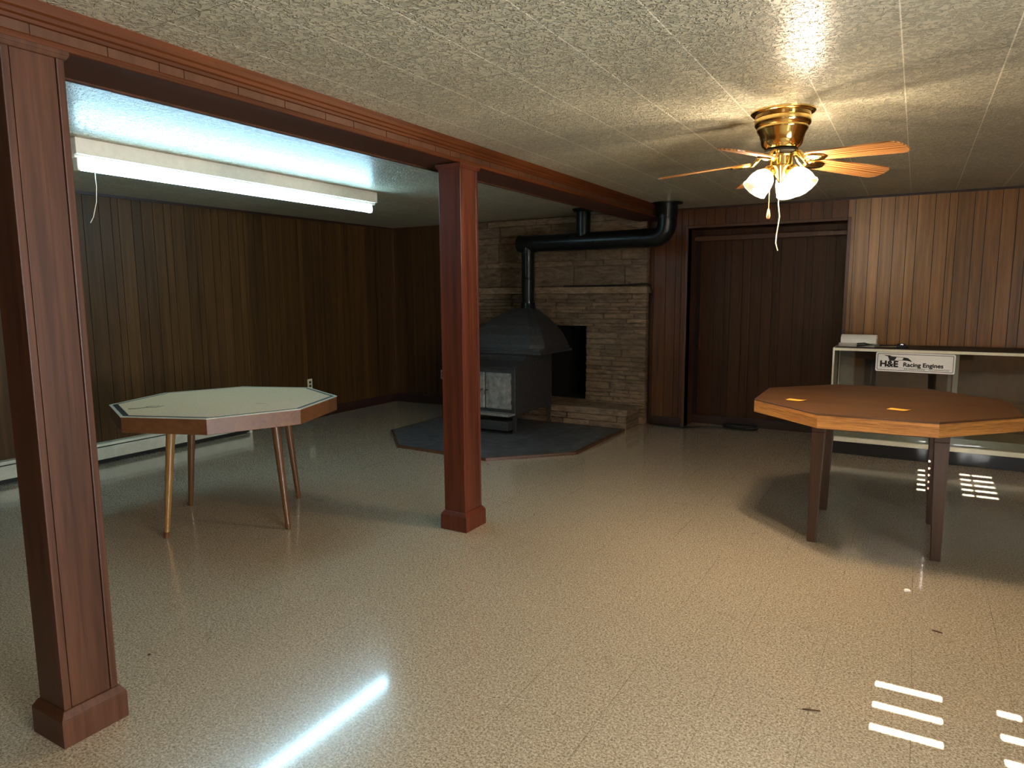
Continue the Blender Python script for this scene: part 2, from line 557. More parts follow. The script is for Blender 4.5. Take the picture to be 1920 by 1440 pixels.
window('added_window', 'y', -0.5, 1.4, 0.75, 1.95, XR, mull=(0.45,))  # unseen window added to let in the fill daylight

def blind(wr, label, name='window_blind'):
    t = thing(name, label, 'blind', ((wr[0]+wr[1])/2, YF-0.02, WZ[0]), 0, 'blinds behind the camera')
    w_ = (wr[1]-wr[0])/2
    te = math.tan(R(15))
    gaps = [(yf-YF)*te for yf in (2.357, 2.495, 2.638, 5.49, 5.64, 5.79, 5.94, 6.10)]  # gap heights set so sunlight lands as slits on the floor
    rows = [WZ[0]]+[g for g in gaps]+[WZ[1]]
    bm = BM()
    hw = 0.0027
    up = (-0.013-0.0, 0.042) if wr is W1 else (0.255, 0.455)  # upper gaps narrowed so their sun strips miss the table leg
    cx_ = (wr[0]+wr[1])/2
    for g in gaps[3:]:
        if up[0]-wr[0] > 0.002: box(bm, -w_, up[0]-cx_, -0.002, 0.002, g-0.004-WZ[0], g+0.004-WZ[0])
        if wr[1]-up[1] > 0.002: box(bm, up[1]-cx_, w_, -0.002, 0.002, g-0.004-WZ[0], g+0.004-WZ[0])
    for i in range(len(rows)-1):
        lo = rows[i]+(hw if i else 0); hi = rows[i+1]-(hw if i+1 < len(rows)-1 else 0)
        n = max(1, round((hi-lo)/0.035))
        for k in range(n):
            a = lo+(hi-lo)*k/n; b = lo+(hi-lo)*(k+1)/n
            box(bm, -w_, w_, -0.001-0.002*(k % 2), 0.001+0.002*(k % 2), a-WZ[0], b-WZ[0])
    link('slats', bm, M['slat'], t)
    bm = BM(); box(bm, -w_, w_, -0.015, 0.015, WZ[1]-WZ[0]-0.03, WZ[1]-WZ[0])
    link('head_rail', bm, M['white'], t)
blind(W1, 'narrow unseen white slat blind with gaps set for sun slits behind the camera, left of the two')
blind(W2, 'wider unseen white slat blind with gaps set for sun slits behind the camera, right of the two')

# recessed door
bm = BM(True)
rnd = random.Random(21)
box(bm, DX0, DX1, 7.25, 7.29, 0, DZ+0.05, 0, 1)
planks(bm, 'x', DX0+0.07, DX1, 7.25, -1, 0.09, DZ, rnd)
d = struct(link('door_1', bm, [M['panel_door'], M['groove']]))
bm = BM()
box(bm, DX0-0.1, DX0, YB+0.012, 7.29, 0, DZ+0.05)     # left reveal
box(bm, DX1, DX1+0.1, YB+0.012, 7.29, 0, DZ+0.05)
box(bm, DX0, DX1, YB+0.012, 7.29, DZ, DZ+0.05)
link('reveal', bm, M['trim'], d)
bm = BM()
box(bm, DX0, DX1, 7.16, 7.2, 1.89, 1.94)
link('door_track', bm, M['trim'], d, bevel=0.008)
bm = BM(); box(bm, DX0+0.058, DX0+0.07, 7.22, 7.25, 0.08, 1.95)
link('jamb_bead', bm, M['crown'], d)
bm = BM()
cw = 0.028
box(bm, DX0-cw, DX0, YB-0.012, YB+0.0, 0, DZ+cw); box(bm, DX1, DX1+cw, YB-0.012, YB, 0.0, DZ+cw); box(bm, DX0, DX1, YB-0.012, YB, DZ, DZ+cw)
link('door_casing', bm, M['trim'], d, bevel=0.004)

# trims
bm = BM(); box(bm, -2.36, DX0-cw, YB-0.016, YB, 0, 0.09); struct(link('baseboard_back', bm, M['base'], bevel=0.004))
bm = BM(); box(bm, XL+0.012, -4.86, YB-0.016, YB, 0, 0.10); struct(link('baseboard_back_left', bm, M['base'], bevel=0.004))
bm = BM(); box(bm, XL, XL+0.014, 4.66, YB-0.016, 0, 0.10); struct(link('baseboard_left', bm, M['base'], bevel=0.004))
bm = BM(); box(bm, DX0, DX1, 7.22, 7.25, 0, 0.09); struct(link('baseboard_recess', bm, M['base'], bevel=0.004))
bm = BM(); box(bm, DX1+cw, XR, YB-0.016, YB, 0, 0.09); struct(link('baseboard_right', bm, M['base'], bevel=0.004))
bm = BM(); box(bm, XL, XL+0.02, YB-0.022, YB, 0.1, HC); struct(link('trim_1', bm, M['trim'], bevel=0.005))
bm = BM(); box(bm, XL, XL+0.012, YF, YB, HC-0.022, HC); struct(link('trim_2', bm, M['base']))
bm = BM(); box(bm, -2.36, XR, YB-0.012, YB, HC-0.02, HC); struct(link('trim_3', bm, M['base']))

# ------------------------------------------------------------------ ceiling beam
BX0, BX1, BZ = -2.475, -2.205, 2.088
t = thing('ceiling_beam', 'long reddish brown boxed ceiling beam carried by the two wooden posts', 'beam', (0, 0, BZ))
bm = BM(True)
box(bm, BX0, BX1-0.008, YF, 6.94, 0.012, HC-BZ)
rnd = random.Random(4)
a = YF
while a < 6.93:
    b = min(a+rnd.choice((0.13, 0.17, 0.22, 0.09)), 6.94)
    box(bm, BX1-0.012, BX1-0.004, a+0.002, b-0.002, 0.02, HC-BZ, rnd.random())
    a = b
link('beam_board', bm, M['beam'], t)
bm = BM()
prof = [(0, 0.050), (0.008, 0.052), (0.010, 0.062), (0.017, 0.066), (0.019, 0.078), (0.026, 0.083), (0.030, 0.098), (0.032, 0.112), (-0.004, 0.112), (-0.004, 0.050)]
a = [bm.verts.new((BX1-0.004+px, YF, pz)) for px, pz in prof]
b = [bm.verts.new((BX1-0.004+px, 6.93, pz)) for px, pz in prof]
for i in range(len(prof)):
    j = (i+1) % len(prof)
    bm.faces.new((a[i], a[j], b[j], b[i]))
link('crown_molding', bm, M['crown'], t)
bm = BM()
box(bm, BX1-0.02, BX1+0.004, YF, 6.94, 0.0, 0.022)
link('lower_trim', bm, M['crown'], t, bevel=0.006)
bm = BM()
box(bm, BX0+0.012, BX1-0.02, YF, 6.94, 0.002, 0.014)
link('soffit_board', bm, M['beamdark'], t)
bm = BM(); box(bm, BX0-0.012, BX0+0.012, YF, 6.94, -0.004, 0.02)
link('far_edge_trim', bm, M['post'], t, bevel=0.004)

# ------------------------------------------------------------------ posts
def post(label, cx, cy, wx, wy, pm):
    t = thing('wooden_post', label, 'post', (cx, cy, 0), 0, 'boxed wooden posts under the beam')
    hx, hy, e = wx/2, wy/2, 0.022
    bm = BM()
    # two side boards across -y / +y (their edges show on the +x face) and an inset middle board
    box(bm, -hx, hx, -hy, -hy+e, 0.02, 2.07)
    box(bm, -hx, hx, hy-e, hy, 0.02, 2.07)
    link('side_board', bm, M[pm], t, bevel=0.003)
    bm = BM()
    box(bm, -hx+0.003, hx-0.003, -hy+e+0.0025, hy-e-0.0025, 0.02, 2.07)
    link('face_board', bm, M[pm], t, bevel=0.001)
    bm = BM()
    g = 0.018
    prism(bm, [(-hx-g, -hy-g), (hx+g, -hy-g), (hx+g, hy+g), (-hx-g, hy+g)], 0, 0.088)
    a = [(-hx-g, -hy-g), (hx+g, -hy-g), (hx+g, hy+g), (-hx-g, hy+g)]
    q = 0.004
    b = [(-hx-q, -hy-q), (hx+q, -hy-q), (hx+q, hy+q), (-hx-q, hy+q)]
    prism(bm, a, 0.088, 0.112, b)
    link('base_trim', bm, M[pm], t, bevel=0.002)
    bm = BM()
    g = 0.011
    b = [(-hx-g, -hy-g), (hx+g, -hy-g), (hx+g, hy+g), (-hx-g, hy+g)]
    a = [(-hx-q, -hy-q), (hx+q, -hy-q), (hx+q, hy+q), (-hx-q, hy+q)]
    prism(bm, a, 2.058, 2.070, b)
    prism(bm, b, 2.070, 2.083)
    link('cap_trim', bm, M[pm], t, bevel=0.002)
    return t
post('nearest boxed brown wooden post at the left, standing on the vinyl floor', -2.262, 1.094, 0.146, 0.166, 'post')
post('farther boxed brown wooden post in the middle, between the left table and the stove', -2.262, 3.298, 0.146, 0.176, 'post_fanlit')

# ------------------------------------------------------------------ fluorescent strip light
t = thing('fluorescent_light', 'long lit fluorescent strip light on the ceiling at the left', 'ceiling light', (-3.90, 3.27, HC), R(0.75))
hl = 1.19
bm = BM()
prism(bm, [(-0.055, -hl), (0.055, -hl), (0.055, hl), (-0.055, hl)], -0.085, 0.0)
prism(bm, [(-0.03, -hl), (0.03, -hl), (0.03, hl), (-0.03, hl)], -0.10, -0.085, None)
link('channel', bm, M['white'], t, bevel=0.004)
bm = BM(); tube(bm, [(0.0, -hl+0.03, -0.135), (0.0, hl-0.03, -0.135)], 0.026, 20)
tb = link('lamp_tube', bm, M['tube'], t, smooth=True)
tb['label'] = 'glowing bluish white tube'
for sgn in (-1, 1):
    bm = BM(); box(bm, -0.02, 0.02, sgn*(hl-0.028)-0.008, sgn*(hl-0.028)+0.008, -0.165, -0.085)
    link('lamp_holder', bm, M['white'], t, bevel=0.003)
bm = BM()
tube(bm, [(0.02, -1.08, -0.16), (0.022, -1.08, -0.24), (0.018, -1.085, -0.32), (0.004, -1.10, -0.40), (-0.01, -1.11, -0.43)], 0.0022, 6)
link('pull_cord', bm, M['string'], t)

# ------------------------------------------------------------------ ceiling fan
FX, FY = -0.585, 3.51
fan = thing('ceiling_fan', 'brass flush mounted ceiling fan with five oak blades and lit glass shades', 'ceiling fan', (FX, FY, HC))
bm = BM()
lathe(bm, [(0.002, 0.0), (0.142, 0.0), (0.142, -0.006), (0.136, -0.012), (0.122, -0.015), (0.120, -0.028), (0.124, -0.034), (0.124, -0.058),
           (0.118, -0.066), (0.112, -0.070), (0.114, -0.076), (0.112, -0.084), (0.100, -0.104), (0.094, -0.130), (0.088, -0.152), (0.070, -0.168), (0.002, -0.172)], 48)
link('motor_housing', bm, M['brass'], fan, smooth=True)
bm = BM()
lathe(bm, [(0.002, -0.17), (0.075, -0.172), (0.078, -0.182), (0.055, -0.188), (0.002, -0.189)], 36)
link('flywheel', bm, M['black'], fan, smooth=True)
bm = BM()
lathe(bm, [(0.002, -0.186), (0.052, -0.187), (0.055, -0.196), (0.050, -0.202), (0.050, -0.240), (0.056, -0.246), (0.052, -0.256), (0.036, -0.270), (0.026, -0.290), (0.018, -0.300), (0.010, -0.318), (0.002, -0.324)], 36)
link('switch_housing', bm, M['brass'], fan, smooth=True)

BZL = -0.212
def blade_mesh():
    bm = BM()
    pts = []
    for k in range(0, 9):     # rounded root
        a = PI/2+PI*k/8
        pts.append((0.165+0.03*math.cos(a), 0.050*math.sin(a)))
    out = [(0.35, -0.058), (0.540, -0.065), (0.556, -0.060), (0.574, -0.038), (0.580, 0.0), (0.574, 0.038), (0.556, 0.060), (0.540, 0.065), (0.35, 0.058)]
    pts += out
    a = [bm.verts.new((x, y, -0.003)) for x, y in pts]
    b = [bm.verts.new((x, y, 0.003)) for x, y in pts]
    n = len(pts)
    bm.faces.new(a[::-1]); bm.faces.new(b)
    for i in range(n):
        j = (i+1) % n
        bm.faces.new((a[i], a[j], b[j], b[i]))
    return bm
def iron_mesh():
    bm = BM()
    # curved neck from flywheel down/up to the blade and an oval medallion under the blade
    tube(bm, [(0.060, 0.0, 0.035), (0.082, 0.010, 0.032), (0.105, 0.018, 0.010), (0.125, 0.016, -0.010), (0.150, 0.008, -0.010)], 0.008, 8, 0.007)
    tube(bm, [(0.060, 0.0, 0.035), (0.082, -0.010, 0.032), (0.105, -0.018, 0.010), (0.125, -0.016, -0.010), (0.150, -0.008, -0.010)], 0.008, 8, 0.007)
    mt4 = Matrix.Translation((0.178, 0, -0.006)) @ Matrix.Diagonal((1.35, 0.95, 1, 1))
    lathe(bm, [(0.001, -0.012), (0.012, -0.011), (0.02, -0.007), (0.028, -0.008), (0.036, -0.006), (0.040, 0.0), (0.038, 0.003), (0.001, 0.003)], 24, mt4)
    return bm
ang0 = 45.0
span = (0, 72, 137, 214, 288)
proto_b = proto_i = None
for k in range(5):
    th = R(ang0+span[k])
    if k == 0:
        b = link('blade', blade_mesh(), M['bladewood'], fan)
        i_ = link('blade_iron', iron_mesh(), M['brass'], fan, smooth=True)
        proto_b, proto_i = b, i_
    else:
        b = proto_b.copy(); i_ = proto_i.copy()
        C.objects.link(b); C.objects.link(i_); b.parent = fan; i_.parent = fan
    mrot = Matrix.Translation((0, 0, BZL)) @ Matrix.Rotation(th, 4, 'Z') @ Matrix.Rotation(R(4.0), 4, 'Y') @ Matrix.Rotation(R(-12), 4, 'X')
    b.matrix_local = mrot; i_.matrix_local = Matrix.Translation((0, 0, BZL)) @ Matrix.Rotation(th, 4, 'Z') @ Matrix.Rotation(R(4.0), 4, 'Y') @ Matrix.Rotation(R(-12), 4, 'X')

# shades: ribbed tulip glass, lit
def shade_mesh():
    bm = BM()
    prof = [(0.022, 0.0), (0.030, 0.012), (0.046, 0.030), (0.054, 0.055), (0.057, 0.080), (0.056, 0.098), (0.060, 0.110)]
    seg = 48
    rings = []
    for s_, rr in ((0, 0), (1, -0.003)):
        for (r, z) in (prof if not s_ else prof[::-1]):
            ring = []
            for k in range(seg):
                f = 1+0.02*math.cos(k*2*PI/seg*12)*(z/0.11)
                ring.append(bm.verts.new(((r+rr)*f*math.cos(2*PI*k/seg), (r+rr)*f*math.sin(2*PI*k/seg), z)))
            rings.append(ring)
    for a, b in zip(rings, rings[1:]):
        for k in range(seg):
            j = (k+1) % seg
            bm.faces.new((a[k], a[j], b[j], b[k]))
    return bm
for k, (az, lit) in enumerate(((212, 1), (346, 1), (78, 1))):
    th = R(az)
    d_ = Vector((math.cos(th)*math.sin(R(38)), math.sin(th)*math.sin(R(38)), -math.cos(R(38))))
    base = Vector((math.cos(th)*0.045, math.sin(th)*0.045, -0.255))
    q = d_.to_track_quat('Z', 'Y')
    bm = BM()
    tube(bm, [(math.cos(th)*0.03, math.sin(th)*0.03, -0.235), tuple(base)], 0.012, 10)
    m4 = Matrix.Translation(base) @ q.to_matrix().to_4x4()
    lathe(bm, [(0.001, -0.006), (0.018, -0.004), (0.026, 0.006), (0.028, 0.022), (0.024, 0.024), (0.001, 0.02)], 24, m4)
    arm = link('lamp_socket', bm, M['brass'], fan, smooth=True)
    sh = link('lamp_shade', shade_mesh(), M['shade'], fan, smooth=True)
    sh.matrix_local = m4 @ Matrix.Translation((0, 0, 0.014))
    bm = BM()
    lathe(bm, [(0.001, 0.020), (0.011, 0.022), (0.012, 0.032), (0.021, 0.046), (0.022, 0.056), (0.016, 0.066), (0.001, 0.071)], 20)
    bl = link('light_bulb', bm, M['bulb'], sh, smooth=True)
    bl['label'] = 'glowing bulb inside the shade'
    pl = light('bulb_light', 'POINT', (0, 0, 0), 19.0, (1.0, 0.79, 0.57), shadow_soft_size=0.018)
    pl.location = Vector((FX, FY, HC)) + (m4 @ Vector((0, 0, 0.095)))
# pull chains
bm = BM(); tube(bm, [(-0.04, -0.02, -0.25), (-0.042, -0.026, -0.32), (-0.042, -0.026, -0.44)], 0.0022, 6)
pc = link('pull_chain', bm, M['antique'], fan)
bm = BM(); lathe(bm, [(0.001, -0.485), (0.006, -0.483), (0.009, -0.472), (0.008, -0.458), (0.004, -0.44), (0.001, -0.436)], 14, Matrix.Translation((-0.042, -0.026, 0)))
link('pull_ball', bm, M['palewood'], pc, smooth=True)
bm = BM(); tube(bm, [(0.008, -0.055, -0.25), (0.012, -0.06, -0.34), (0.006, -0.06, -0.42), (0.014, -0.06, -0.48), (0.004, -0.06, -0.56), (0.002, -0.062, -0.60), (0.012, -0.06, -0.635)], 0.0028, 6)
link('pull_string', bm, M['string'], fan)

# ------------------------------------------------------------------ fireplace
fp = thing('stone_fireplace', 'rough brown stone fireplace wall with mantel ledge and dark firebox behind the stove', 'fireplace', (-3.6, 6.90, 0))
OX, OY = -3.6, 6.90
SX0, SX1, SY = -4.86, -2.39, 6.87
FB = (-4.14, -3.07, 0.22, 1.02)
rnd = random.Random(12)
bm = BM(True)
def sbox(x0, x1, z0, z1, big=False):
    if x1-x0 < 0.02: return
    dy = rnd.uniform(0, 0.022 if not big else 0.015)
    g = rnd.uniform(0.002, 0.005)
    vs = box(bm, x0-OX+g, x1-OX-g, SY-dy-OY, 0.035, z0+g*0.7, z1-g*0.7, rnd.random())
    for v_ in vs:
        if v_.co.y < 0.01:
            v_.co += Vector((rnd.uniform(-.003, .003), rnd.uniform(-.006, .006), rnd.uniform(-.003, .003)))
def course(z0, z1, x0, x1, lmin, lmax, big=False):
    x = x0
    while x < x1-0.001:
        e = min(x+rnd.uniform(lmin, lmax), x1)
        if x1-e < 0.08: e = x1
        sbox(x, e, z0, z1, big)
        x = e
z = 0.0
while z < 1.36:
    h = rnd.choice((0.035, 0.045, 0.06, 0.08, 0.05))
    z1 = min(z+h, 1.37)
    if z < 0.22 < z1: z1 = 0.22
    if z < 1.02 < z1: z1 = 1.02
    if z1 <= 0.2201 or z >= 1.0199:
        course(z, z1, SX0, SX1, 0.18, 0.55)
    else:
        course(z, z1, SX0, FB[0], 0.15, 0.4); course(z, z1, FB[1], SX1, 0.15, 0.45)
    z = z1
for z0, z1 in ((1.44, 1.66), (1.66, 1.72), (1.72, 1.93), (1.93, 2.0), (2.0, 2.12), (2.12, 2.19)):
    course(z0, z1, SX0, SX1, 0.3, 0.75, True)
box(bm, SX0-OX, FB[0]-OX, -0.02, 0.034, 0, 2.19, 0.0)
box(bm, FB[1]-OX, SX1-OX-0.005, -0.02, 0.034, 0, 2.19, 0.0)
box(bm, FB[0]-OX, FB[1]-OX, -0.02, 0.034, FB[3], 2.19, 0.0)
link('stone_facing', bm, M['stone'], fp, bevel=0.006, seg=1)
bm = BM(True)
vs = box(bm, SX0-OX, SX1-OX+0.04, SY-0.13-OY, 0.03, 1.368, 1.438, 1.0)
link('mantel', bm, M['stone'], fp, bevel=0.008)
bm = BM(True)
for z0, z1 in ((0.0, 0.07), (0.07, 0.135)):
    x = SX0+0.3
    while x < -2.46:
        e = min(x+rnd.uniform(0.25, 0.6), -2.45)
        if -2.45-e < 0.1: e = -2.45
        g = 0.003
        box(bm, x-OX+g, e-OX-g, 6.50-OY-rnd.uniform(0, .012), SY-OY-0.002, z0+g*.5, z1-g*.5, rnd.random())
        x = e
box(bm, SX0+0.3-OX, -2.44-OX, 6.48-OY, SY-OY-0.002, 0.137, 0.205, 0.6)
link('hearth_ledge', bm, M['stone'], fp, bevel=0.008)
bm = BM()
a0, a1, z0, z1 = FB[0]-OX, FB[1]-OX, FB[2], FB[3]
yb = 0.45
for (q0, q1) in (((a0-.03, 0.036, z0-.03), (a0, yb, z1+.03)), ((a1, 0.036, z0-.03), (a1+.03, yb, z1+.03)),
                 ((a0, 0.036, z0-.03), (a1, yb, z0)), ((a0, 0.036, z1), (a1, yb, z1+.03)), ((a0-.03, yb, z0-.03), (a1+.03, yb+.03, z1+.03))):
    box(bm, q0[0], q1[0], q0[1], q1[1], q0[2], q1[2])
link('firebox', bm, M['soot'], fp)

# hearth pad
hp = thing('hearth_pad', 'dark slate hearth pad with angled corners and thin brown edging under the stove', 'hearth pad', (-3.5, 5.6, 0))
poly = [(-4.475, 5.265), (-3.975, 4.76), (-3.00, 4.712), (-2.44, 5.272), (-2.44, 6.43), (-4.475, 6.43)]
poly = [(x+3.5, y-5.6) for x, y in poly]
cxp = sum(p[0] for p in poly)/6; cyp = sum(p[1] for p in poly)/6
inn = [(cxp+(x-cxp)*0.975, cyp+(y-cyp)*0.975) for x, y in poly]
bm = BM(); prism(bm, inn, 0, 0.0255); link('slate_slab', bm, M['slate'], hp)
bm = BM(); ring_prism(bm, poly, inn, 0, 0.026); link('edging', bm, M['trim'], hp, bevel=0.003)

# ------------------------------------------------------------------ wood stove
sv = thing('wood_stove', 'black cast iron wood stove with peaked heat hood on the dark hearth pad', 'stove', (-3.62, 6.05, 0.026))
Z0 = 0.026
def sz(z): return z-Z0
bm = BM()
# side profile of the step-top body (x extruded): front low, sloped step, rear high
prof = [(-0.35, 0.20), (0.43, 0.20), (0.43, 0.79), (-0.10, 0.79), (-0.17, 0.70), (-0.35, 0.66)]
hx = 0.335
a = [bm.verts.new((-hx, y, sz(z))) for y, z in prof]; b = [bm.verts.new((hx, y, sz(z))) for y, z in prof]
bm.faces.new(a[::-1]); bm.faces.new(b)
for i in range(len(prof)):
    j = (i+1) % len(prof); bm.faces.new((a[i], a[j], b[j], b[i]))
link('stove_body', bm, M['iron'], sv, bevel=0.008)
bm = BM()
prof = [(-0.375, 0.655), (-0.16, 0.695), (-0.09, 0.785), (-0.075, 0.795), (-0.17, 0.715), (-0.38, 0.672)]
a = [bm.verts.new((-hx-0.012, y, sz(z))) for y, z in prof]; b = [bm.verts.new((hx+0.012, y, sz(z))) for y, z in prof]
bm.faces.new(a[::-1]); bm.faces.new(b)
for i in range(len(prof)):
    j = (i+1) % len(prof); bm.faces.new((a[i], a[j], b[j], b[i]))
link('step_plate', bm, M['iron'], sv, bevel=0.003)
for sg in (-1, 1):
    bm = BM()
    x0, x1 = sorted((sg*0.006, sg*0.295))
    box(bm, x0, x1, -0.368, -0.345, sz(0.255), sz(0.61))
    dr = link('stove_door', bm, M['ironsheen'], sv, bevel=0.01)
    bm = BM()
    xx0, xx1 = sorted((sg*0.05, sg*0.25))
    box(bm, xx0, xx1, -0.374, -0.366, sz(0.31), sz(0.555))
    link('door_panel', bm, M['ironsheen'], dr, bevel=0.006)
    for hz in (0.33, 0.53):
        bm = BM(); tube(bm, [(sg*0.302, -0.36, sz(hz-0.02)), (sg*0.302, -0.36, sz(hz+0.02))], 0.009, 10)
        link('door_hinge', bm, M['iron'], dr, smooth=True)
    bm = BM(); tube(bm, [(sg*0.03, -0.37, sz(0.44)), (sg*0.03, -0.41, sz(0.44)), (sg*0.03, -0.42, sz(0.40))], 0.008, 8)
    link('door_handle', bm, M['iron'], dr, smooth=True)
bm = BM(); box(bm, -0.32, 0.33, -0.47, -0.345, sz(0.205), sz(0.222))
box(bm, -0.32, 0.33, -0.475, -0.465, sz(0.205), sz(0.232))
link('ash_shelf', bm, M['ironsheen'], sv, bevel=0.003)
bm = BM(); box(bm, -0.30, 0.30, -0.44, -0.30, sz(0.06), sz(0.15))
link('ash_pan', bm, M['iron'], sv, bevel=0.006)
for sx_ in (-1, 1):
    for yy in (-0.33, 0.40):
        bm = BM()
        cx = sx_*0.315
        prism(bm, octo(cx, yy, 0.026, PI/4, 4), 0.0, 0.02)
        prism(bm, octo(cx, yy, 0.016, PI/4, 4), 0.02, sz(0.2), octo(cx, yy, 0.028, PI/4, 4))
        link('leg', bm, M['iron'], sv, bevel=0.003)
# hood: eaves with a lip, slit, curved hip roof, collar
bm = BM()
def rect(hx_, y0, y1): return [(-hx_, y0), (hx_, y0), (hx_, y1), (-hx_, y1)]
HXo = 0.50
ring_prism(bm, rect(HXo, -0.14, 0.58), rect(HXo-0.03, -0.11, 0.55), sz(0.775), sz(0.80))
ring_prism(bm, rect(HXo-0.02, -0.12, 0.56), rect(HXo-0.06, -0.08, 0.52), sz(0.792), sz(0.83))
lay = []
prof = [(1.0, 0.83), (0.97, 0.87), (0.86, 0.96), (0.70, 1.05), (0.50, 1.13), (0.30, 1.19), (0.17, 1.22)]
cy_ = 0.36
ch = 0.10
for s, z in prof:
    hx_ = (HXo-0.02)*s; y0 = cy_-(cy_+0.12)*s; y1 = cy_+(0.56-cy_)*max(s, 0.4)
    c_ = ch*s+0.01
    pts = [(-hx_+c_+0.08*(1-s), y0), (hx_-c_+0.08*(1-s), y0), (hx_+0.08*(1-s), y0+c_), (hx_+0.08*(1-s), y1-0.02), (-hx_+0.08*(1-s), y1-0.02), (-hx_+0.08*(1-s), y0+c_)]
    lay.append([bm.verts.new((x, y, sz(z))) for x, y in pts])
for a, b in zip(lay, lay[1:]):
    for i in range(6):
        j = (i+1) % 6
        bm.faces.new((a[i], a[j], b[j], b[i]))
bm.faces.new(lay[-1]); bm.faces.new(lay[0][::-1])
link('heat_hood', bm, M['iron'], sv, bevel=0.006)
bm = BM(); lathe(bm, [(0.085, sz(1.20)), (0.085, sz(1.235)), (0.078, sz(1.245)), (0.078, sz(1.28)), (0.06, sz(1.28))], 28, Matrix.Translation((0.085, 0.365, 0)))
link('flue_collar', bm, M['pipe'], sv, smooth=True)

# stovepipe
PX, PY = -3.535, 6.415
sp = thing('stovepipe', 'black stovepipe rising from the stove, running sideways and up into the ceiling', 'stovepipe', (PX, PY, 1.28))
def pz(z): return z-1.28
bm = BM(); tube(bm, [(0, 0, 0), (0, 0, pz(1.52)), (0, 0, pz(1.80))], 0.068, 28)
lathe(bm, [(0.068, pz(1.515)), (0.072, pz(1.52)), (0.072, pz(1.53)), (0.068, pz(1.535))], 28)
link('lower_pipe', bm, M['pipe'], sp, smooth=True)
bm = BM()
hz = 1.885
tube(bm, [(-0.09, 0, pz(hz)), (0.3, 0, pz(hz)), (1.30, 0, pz(hz))], 0.087, 32)
for xx in (-0.09, 0.10, 0.5, 0.78, 1.25):
    tube(bm, [(xx-0.008, 0, pz(hz)), (xx+0.008, 0, pz(hz))], 0.091, 32)
tube(bm, [(0, 0, pz(1.79)), (0, 0, pz(hz))], 0.078, 28)
link('horizontal_pipe', bm, M['pipe'], sp, smooth=True)
bm = BM()
ec = Vector((1.36, 0, pz(hz)+0.12))
pts = [(1.28, 0, pz(hz))]+[(1.36+0.12*math.sin(R(a)), 0, ec.z-0.12*math.cos(R(a))) for a in (0, 22.5, 45, 67.5, 90)]+[(1.48, 0, pz(2.08))]
tube(bm, pts, 0.090, 28)
tube(bm, [(1.48, 0, pz(2.06)), (1.48, 0, pz(2.2))], 0.100, 32)
link('elbow_pipe', bm, M['pipe'], sp, smooth=True)
bm = BM(); lathe(bm, [(0.1, pz(2.192)), (0.142, pz(2.19)), (0.145, pz(2.2)), (0.1, pz(2.2))], 32, Matrix.Translation((1.48, 0, 0)))
link('ceiling_flange', bm, M['pipe'], sp, smooth=True)
bm = BM(); tube(bm, [(0.63, 0, pz(hz)), (0.63, 0, pz(2.2))], 0.072, 28)
link('vertical_pipe', bm, M['pipe'], sp, smooth=True)
bm = BM(); lathe(bm, [(0.072, pz(2.17)), (0.10, pz(2.175)), (0.112, pz(2.19)), (0.112, pz(2.2)), (0.072, pz(2.2))], 32, Matrix.Translation((0.63, 0, 0)))
link('ceiling_flange', bm, M['pipe'], sp, smooth=True)

# ------------------------------------------------------------------ baseboard heater
bh = thing('baseboard_heater', 'long cream metal baseboard heater along the left wall behind the octagonal table', 'heater', (XL, 2.5, 0))
y0, y1 = -2.2, 2.1
bm = BM()
prof = [(0.062, 0.040), (0.066, 0.044), (0.066, 0.130), (0.058, 0.140), (0.054, 0.136), (0.058, 0.125), (0.058, 0.044)]
def xsec(bm, prof, ya, yb):
    a = [bm.verts.new((x, ya, z)) for x, z in prof]; b = [bm.verts.new((x, yb, z)) for x, z in prof]
    bm.faces.new(a[::-1]); bm.faces.new(b)
    for i in range(len(prof)):
        j = (i+1) % len(prof); bm.faces.new((a[i], a[j], b[j], b[i]))
xsec(bm, prof, y0, y1)
link('front_cover', bm, M['heater'], bh)
bm = BM(); xsec(bm, [(0, 0.165), (0.05, 0.160), (0.066, 0.150), (0.066, 0.156), (0.052, 0.170), (0, 0.175)], y0, y1)
link('top_hood', bm, M['heater'], bh)
bm = BM(); box(bm, 0, 0.008, y0, y1, 0.0, 0.168); box(bm, 0.008, 0.05, y0, y1, 0.012, 0.05)
link('back_plate', bm, M['black'], bh)
for yy in (y0, y1-0.03):
    bm = BM(); box(bm, 0, 0.068, yy, yy+0.03, 0.0, 0.177)
    link('end_cap', bm, M['heater'], bh, bevel=0.004)

# ------------------------------------------------------------------ outlets
def outlet(label, loc, rz):
    t = thing('wall_outlet', label, 'outlet', loc, rz, 'ivory wall outlets')
    bm = BM(); box(bm, -0.035, 0.035, -0.006, 0, -0.057, 0.057); link('cover_plate', bm, M['outlet'], t, bevel=0.003)
    bm = BM()
    for zz in (-0.02, 0.02):
        box(bm, -0.016, 0.016, -0.009, -0.006, zz-0.014, zz+0.014)
    link('socket', bm, M['tool'], t, bevel=0.002)
    return t
outlet('ivory wall outlet low on the left panelled wall above the octagonal table', (XL+0.001, 5.45, 0.39), R(90))
outlet('ivory outlet on the back wall just left of the middle post', (-5.03, YB-0.001, 0.38), 0)

